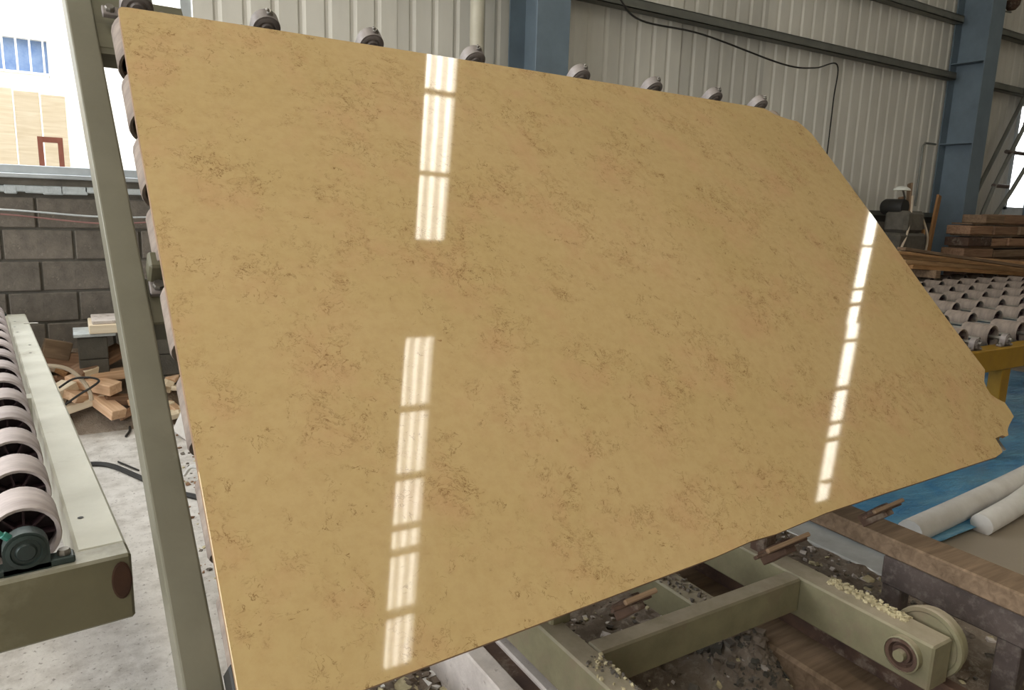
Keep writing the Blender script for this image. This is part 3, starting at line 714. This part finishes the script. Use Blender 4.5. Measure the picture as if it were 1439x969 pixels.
for i in range(33):
    x = -.02+.1825*i
    part('shaft', MB().tube([(x, .0 if i % 2 == 0 else .1, YZ+.045), (x, 2.72, YZ+.045)], .012, 6), 'steel', yt)
    if i % 2 == 0:
        b = part('bearing', PY, None, yt, (x, .04, YZ+.04))
        for q in (-1, 1): part('bolt', PYb, None, b, (q*.066*.85, 0, 0))
    for k in range(i % 2, 7, 2):
        ro = part('roller', RY, None, yt, (x, .11+.395*k, YZ+.047), (0, R.uniform(0, 1), 0))
        part('roller_hub', RYH, None, ro)

# ------------------------------------------------------------------ planks, timber stack, leaning boards, machine
def plank(name, a, b, w, h, mat, label, cat='plank', group=None, roll_=0):
    a = Vector(a); b = Vector(b); d = b-a; L = d.length
    o = part(name, MB().box((0, 0, 0), (L, w, h), bev=.004), mat, loc=(a+b)/2)
    q = d.to_track_quat('X', 'Z'); o.rotation_euler = (q @ Matrix.Rotation(roll_, 3, 'X').to_quaternion()).to_euler()
    return tag(o, label, cat, group)
pg = 'long planks heaped behind the roller table'
trs = thing('timber_trestle', 'rough timber trestle under the right end of the plank heap', 'trestle', (11.3, 4.68, 0))
part('trestle_bar', MB().b2((-.06, -.2, .72), (.06, .2, .80)), 'wood_brown', trs)
for y in (-.15, .15): part('leg', MB().b2((-.04, y-.03, 0), (.04, y+.03, .72)), 'wood_brown', trs)
o = part('timber_block', MB().box((0, 0, 0), (.1, .46, .088), bev=.005), 'wood_old', loc=(8.3, 4.62, .918)); tag(o, 'short timber block under the left end of the plank heap', 'block')
pl = [((7.9, 4.52, .863), (12.4, 4.48, .863), .12, .045, 'wood_orange', 'lowest front tan plank of the heap behind the roller table'),
      ((8.0, 4.66, .863), (12.5, 4.64, .863), .13, .045, 'wood_brown', 'lowest middle brown plank of the heap behind the roller table'),
      ((8.0, 4.80, .863), (12.4, 4.80, .863), .12, .045, 'wood_orange', 'lowest rear tan plank of the heap behind the roller table'),
      ((7.8, 4.56, .912), (11.4, 4.52, .912), .14, .05, 'wood_tan', 'tan plank with a cut end facing right on the lowest planks'),
      ((8.2, 4.74, .912), (12.6, 4.76, .912), .14, .05, 'wood_brown', 'brown plank on the second layer of the heap'),
      ((7.7, 4.64, .962), (12.2, 4.62, .962), .16, .045, 'wood_tan', 'wide tan plank on the third layer of the heap'),
      ((7.5, 4.72, 1.007), (12.6, 4.70, 1.007), .14, .04, 'wood_tan', 'topmost long tan plank of the heap behind the roller table'),
      ((7.7, 4.50, 1.05), (11.0, 4.33, .93), .10, .035, 'wood_old', 'grey brown plank slanting down across the front of the heap')]
def ptilt(p): return (p[0], p[1], p[2]+.135-.052*(p[0]-8))
for a, b, w_, h_, m_, l_ in pl: plank('timber_plank', ptilt(a), ptilt(b), w_, h_, m_, l_, group=pg)
# stack of rough sawn billets right, one course above the other
sg = 'rough sawn billets stacked beside the blue column'
k = 0
places = ['front', 'middle', 'rear']
lvl = ['bottom', 'second', 'third', 'fourth', 'fifth', 'sixth', 'seventh', 'eighth', 'ninth', 'tenth', 'top']
for c in range(11):
    z0 = .0+c*.15
    x = 9.9+R.uniform(-.06, .1)+(.25 if c == 10 else 0)
    j = 0
    while x < 12.4:
        L = R.uniform(.4, .8); h = R.uniform(.095, .122)
        mat = R.choice(['wood_brown', 'wood_brown', 'wood_old', 'rust', 'wood_orange'])
        o = part('timber_billet', MB().box((0, 0, h/2), (L, .30, h), bev=.008), mat, loc=(x+L/2, 5.07+R.uniform(-.015, .015), z0), rot=(0, R.uniform(-.01, .01), R.uniform(-.04, .04)))
        nth = ['leftmost', 'second', 'third', 'fourth', 'fifth', 'sixth', 'seventh', 'eighth'][j]
        col = {'wood_brown': 'brown', 'wood_old': 'greyish', 'rust': 'dark', 'wood_orange': 'tan'}[mat]
        tag(o, f'{col} sawn billet, {nth} from the column side in the {lvl[c]} course of the stack', 'timber', sg)
        x += L+.02; j += 1
    mb = None
for c in range(10):
    z0 = c*.15+.126
    o = part('spacer_batten', MB().b2((-1.25, -.13, 0), (1.25, .13, .022)), 'wood_old', loc=(11.25, 5.08, z0))
    tag(o, f'thin dark batten layer above the {lvl[c]} course of the billet stack', 'batten', 'battens between billet courses')
# leaning boards
plank('leaning_board', (9.41, 5.22, .02), (9.74, 5.28, 1.84), .11, .03, 'wood_orange', 'light tan board leaning left of the blue column', 'board', roll_=PI/2)
plank('leaning_board', (9.27, 5.33, .02), (9.42, 5.5, 1.98), .12, .03, 'wood_old', 'dark greyish board leaning behind the light tan one', 'board', roll_=PI/2)
plank('leaning_board', (9.17, 5.33, .02), (9.26, 5.5, 1.8), .1, .03, 'wood_brown', 'narrow brown board leaning left of the dark board', 'board', roll_=PI/2)
plank('leaning_board', (9.28, 5.12, .02), (9.34, 5.2, 1.4), .06, .025, 'wood_orange', 'thin tan batten standing tilted in front of the leaning boards', 'board', roll_=PI/2)
mc = thing('bench_machine', 'dusty grey brown workshop machine with a small white lamp against the block wall', 'machine', (8.78, 5.25, 0))
part('machine_body', MB().b2((-.25, -.22, 0), (.35, .25, 1.35), bev=.03), 'machine', mc)
part('machine_head', MB().b2((-.1, -.2, 1.35), (.3, .1, 1.62), bev=.04), 'machine', mc)
part('motor', MB().lathe([(0, 0), (.09, 0), (.1, .02), (.1, .25), (.08, .28), (0, .28)], (.0, -.1, 1.66), (0, 1, 0), 16), 'cable_black', mc, smooth=True)
part('lamp_shade', MB().lathe([(0, .05), (.05, .045), (.09, .02), (.1, 0), (.0, 0)], (-.12, -.1, 1.86), (0, 0, 1), 16), 'lamp', mc, smooth=True)
part('lamp_arm', MB().tube([(.1, 0, 1.6), (.05, -.05, 1.78), (-.1, -.1, 1.88)], .012, 6), 'steel', mc)
cable('machine_hose', [(8.82, 5.1, 1.8), (8.8, 5.08, 1.6), (8.72, 5.05, 1.35), (8.5, 5.0, 1.1), (8.3, 5.0, .9)], .014, 'cable_pale', 'pale hose hanging down the front of the machine', 'hose')
cable('machine_hose', [(9.05, 5.1, 1.6), (9.2, 5.06, 1.3), (9.15, 5.06, 1.0), (9.05, 5.05, .8)], .014, 'cable_pale', 'pale hose looping between the machine and the leaning boards', 'hose')
bag = MB().lathe([(0, 0), (.13, 0), (.17, .08), (.15, .2), (.1, .28), (.04, .31), (0, .31)], (0, 0, 0), (0, 0, 1), 16)
o = part('dusty_sack', bag, 'foam', loc=(7.95, 5.25, 1.62), rot=(0, 1.1, .3), smooth=True); tag(o, 'greyish bundled sack on the wall ledge beside the slanted slab edge', 'sack')
o.location = (7.95, 5.53, 1.745)
o = part('ledge_board', MB().b2((-.7, -.14, -.03), (.12, .085, 0), bev=.004).b2((-.6, .02, -.2), (-.55, .085, -.03)), 'wood_old', loc=(8.1, 5.55, 1.60)); tag(o, 'dark wooden ledge board fixed on top of the block wall', 'shelf')
# conduit and junction box by the right column
o = part('wall_conduit', MB().tube([(9.95, 5.7, 1.7), (9.95, 5.7, 2.5), (10.0, 5.7, 2.54), (10.25, 5.7, 2.54)], .014, 8), 'girt', smooth=True); tag(o, 'thin grey conduit bending towards the right blue column', 'pipe')
# steel ladder stand
ld = thing('ladder_stand', 'grey steel ladder stand with rungs between the column and the right window', 'ladder', (11.7, 5.58, 0))
for dy in (0, .2):
    part('stringer', MB().tube([(-1.0, dy-.2, .9), (-.4, dy-.2, 2.0), (.35, dy-.2, 3.1), (.8, dy-.2, 3.75)], .03, 8), 'girt', ld)
part('stringer', MB().tube([(-.55, -.2, 1.3), (.1, -.2, 1.95), (.9, -.2, 2.85)], .03, 8), 'girt', ld)
for z, x0, x1 in ((2.03, -.42, .0), (2.51, -.2, .62), (2.93, .2, 1.1)):
    part('rung', MB().tube([(x0, -.2, z), (x1, -.2, z)], .028, 8), 'dark_brown', ld)
part('post', MB().b2((.78, -.22, 0), (.9, -.1, 3.6)), 'column', ld)
part('post', MB().b2((-1.04, -.22, 0), (-.96, -.14, .95)), 'girt', ld)
# small wall bracket lamp at the top right
wlp = thing('wall_lamp', 'small dark red wall lamp on a bracket high on the right', 'lamp', (10.98, 5.45, 4.35))
part('lamp_bracket', MB().tube([(-.2, -.0, -.05), (.12, -.05, -.04)], .012, 6).tube([(-.08, -.02, -.3), (-.08, -.02, .02)], .015, 6), 'girt', wlp)
part('lamp_bowl', MB().lathe([(0, 0), (.05, .01), (.09, .06), (.1, .12), (.02, .14), (0, .14)], (.12, -.05, -.02), (0, 0, 1), 14), 'rust', wlp, smooth=True)

# ------------------------------------------------------------------ wood offcuts by the block wall on the left
og = 'wood offcuts dumped by the block wall'
def block(name, c, d, ang, mat, label, group=og):
    rot = Matrix.Rotation(ang[2], 3, 'Z') @ Matrix.Rotation(ang[1], 3, 'Y') @ Matrix.Rotation(ang[0], 3, 'X')
    o = part(name, MB().box((0, 0, 0), d, bev=.004), mat, loc=c, rot=rot)
    return tag(o, label, 'offcut', group)
bn = thing('block_stool', 'makeshift stool of stacked concrete blocks with pale boards on top', 'stool', (.2, 5.46, 0))
for z in (.0, .15, .30, .45):
    part('concrete_block', MB().b2((-.20, -.12, z), (-.03, .16, z+.146), bev=.006), 'mortar', bn)
    part('concrete_block', MB().b2((.22, -.12, z), (.4, .16, z+.146), bev=.006), 'mortar', bn)
part('seat_board', MB().b2((-.22, -.14, .60), (.02, .16, .622), bev=.003), 'mortar_pale', bn)
part('seat_board', MB().b2((-.13, -.16, .622), (.44, .18, .68), bev=.004), 'wood_pale', bn)
part('seat_board', MB().b2((-.11, -.14, .68), (.44, .18, .705), bev=.004), 'rail_pale', bn)
def pileh(x, y):
    return -.03+max(0, y-5.12)*(.72 if x < .4 else 1.0)*sstep(.95, .8, x)
hand = [((.125, 5.22, .17), (.30, .10, .065), (0, .32, -1.05), 'wood_fresh', 'fresh cut block lying lowest at the front of the pile, end grain forward'),
        ((.07, 5.32, .29), (.34, .11, .07), (.1, .12, -.75), 'wood_fresh', 'pale block crossing the top of the front block'),
        ((.19, 5.38, .33), (.30, .11, .06), (0, -.05, .08), 'wood_fresh', 'pale block lying level beside the post'),
        ((.12, 5.42, .42), (.34, .12, .05), (.3, -.35, .5), 'wood_brown', 'brown board tilted up in front of the stool'),
        ((.05, 5.36, .37), (.10, .09, .05), (.1, -.2, .5), 'wood_pale', 'short pale stub between the tilted brown board and the pale block'),
        ((-.05, 5.26, .16), (.46, .07, .05), (0, -.25, .15), 'wood_pale', 'long thin pale batten at the foot of the pile'),
        ((-.13, 5.30, .26), (.20, .13, .06), (0, -.3, .7), 'wood_pale', 'short pale block beside the conveyor rail'),
        ((-.02, 5.28, .23), (.17, .12, .05), (.35, .2, .9), 'wood_fresh', 'small square block under the hose'),
        ((.22, 5.27, .18), (.20, .09, .06), (0, .15, .2), 'wood_brown', 'brown block half hidden by the post'),
        ((-.05, 5.52, .42), (.34, .05, .10), (0, .15, -.1), 'wood_brown', 'dark brown edge board left of the stool'),
        ((-.12, 5.50, .50), (.16, .05, .12), (0, .3, .2), 'rail_wood', 'brown shard leaning left of the stool')]
for c, d, a, m_, l_ in hand: block('wood_offcut', c, d, a, m_, l_)
for i in range(120):
    right = i % 2
    x = R.uniform(.44, .80) if right else R.uniform(-.42, .32)
    y = R.uniform(5.14, 5.7)
    if not right and abs(x-.05) < .14 and y < 5.3: continue
    if -.02 < x < .62 and y > 5.3 and not right: continue
    L = R.uniform(.07, .20)
    mt = R.choice(['wood_fresh', 'wood_fresh', 'wood_brown', 'wood_pale', 'wood_brown', 'wood_orange'])
    if right: mt = R.choice(['wood_fresh', 'wood_pale', 'wood_pale', 'wood_brown'])
    block('wood_offcut', (x, y, pileh(x, y)+R.uniform(.02, .07)), (L, R.uniform(.04, .08), R.uniform(.025, .055)), (R.uniform(-.6, .6), R.uniform(-.5, .5), R.uniform(0, 3.1)), mt,
          'small sawn wood offcut jumbled in the pile seen between the post and the slab' if right else 'small sawn wood offcut jumbled in the pile left of the tilted post')
base = heap('offcut_rubble', -.5, .95, 5.05, 5.78, pileh, 'dirt', nx=60, ny=40, seed=5)
tag(base, 'dark dusty rubble under the wood offcuts along the block wall', 'rubble')
cable('pale_hose', [(-.32, 5.3, .44), (-.16, 5.28, .44), (-.06, 5.26, .41), (.01, 5.22, .34), (.045, 5.18, .27), (.05, 5.16, .22)], .013, 'cable_pale', 'pale hose arching over the wood offcuts', 'hose')
cable('thin_cable', [(-.14, 5.14, .18), (-.02, 5.16, .26), (.06, 5.15, .31), (.10, 5.18, .34), (.05, 5.2, .36), (-.04, 5.22, .355), (-.12, 5.2, .31)], .007, 'cable_black', 'thin dark cable looped over the wood offcuts')
cable('floor_cable', [(-.35, 4.35, .012), (-.12, 4.52, .012), (.02, 4.51, .012), (.12, 4.42, .012), (.24, 4.16, .012), (.36, 3.9, .012), (.5, 3.7, .012)], .014, 'cable_black', 'thick black cable curving over the pale floor')
cable('steel_rod', [(.15, 4.50, .008), (.24, 4.30, .008)], .005, 'cable_black', 'thin dark rod lying behind the black floor cable', 'rod')
bo = thing('small_bottle', 'tiny blue and white bottle on the floor beside the post', 'bottle', (.27, 5.30, .0))
part('bottle_body', MB().lathe([(0, 0), (.03, 0), (.032, .01), (.032, .06), (.013, .085), (.013, .105), (0, .105)], (0, 0, 0), (0, 0, 1), 12), 'blue_white', bo, smooth=True)
cable('short_cord', [(.255, 5.24, .01), (.25, 5.1, .01), (.22, 4.98, .01)], .008, 'cable_black', 'short dark cord end on the floor beside the post', 'cord')
# white packaging between post and slab
o = part('packing_board', MB().box((0, 0, 0), (.30, .012, .16), bev=.003), 'foam', loc=(.575, 4.75, .075), rot=(-.35, .25, -1.15)); tag(o, 'white foam packing board lying between the post and the slab', 'board')
cable('packing_strap', [(.44, 4.05, .03), (.48, 4.03, .08), (.53, 3.95, .07), (.56, 3.75, .01)], .012, 'white', 'curled white strap on the floor between the post and the slab', 'strap')

# ------------------------------------------------------------------ outside, seen through the left opening
bl = thing('white_building', 'bright white building with a barred window beyond the wall opening', 'building', (-2, 14.0, 0))
part('wall', MB().b2((-12, 0, 0), (1.92, 4, 3.35)).b2((-12, 0, 3.35), (-.5, 4, 3.85)).b2((1.92, 0, 3.35), (1.93, 4, 3.85)).b2((1.925, 0, 0), (14, 4, 9)).b2((-12, 0, 3.85), (1.925, 4, 9)).b2((-.5, .25, 3.35), (1.92, .3, 3.85)), 'outside_wall', bl)
wn = part('window', MB().b2((-.5, .12, 3.35), (1.92, .16, 3.85)), 'outside_glass', bl)
bars = MB()
for i in range(14): bars.b2((-.42+.175*i, -.02, 3.33), (-.395+.175*i, .01, 3.87))
bars.b2((-.5, -.03, 3.33), (1.94, .0, 3.36))
part('window_bar', bars, 'outside_wall', wn)
for i in range(9):
    x = -1.55+i*.19
    o = part('timber_board', MB().box((0, 0, 1.2), (.18, .03, 2.4-.03*(i % 3)), bev=.004), 'wood_pale' if i else 'pink_red', loc=(x, 7.3+R.uniform(-.02, .02), -.02), rot=(-.12, 0, 0))
    ordn = ['', 'second', 'third', 'fourth', 'fifth', 'sixth', 'seventh', 'eighth', 'rightmost'][i]
    tag(o, f'pale planed board, {ordn} of the nine boards leaning upright outside the wall opening' if i else 'red brown board at the left end of the boards outside the wall opening', 'board', 'upright boards outside the wall opening')
fr = thing('red_frame', 'small red brown rectangular frame outside just above the sill', 'frame', (-.06, 6.7, 0))
for lo, hi in (((-.09, 0, 0), (-.055, .05, 1.93)), ((.04, 0, 0), (.075, .05, 1.93)), ((-.055, .002, 1.89), (.04, .048, 1.93))):
    part('frame_bar', MB().b2(lo, hi), 'pink_red', fr)
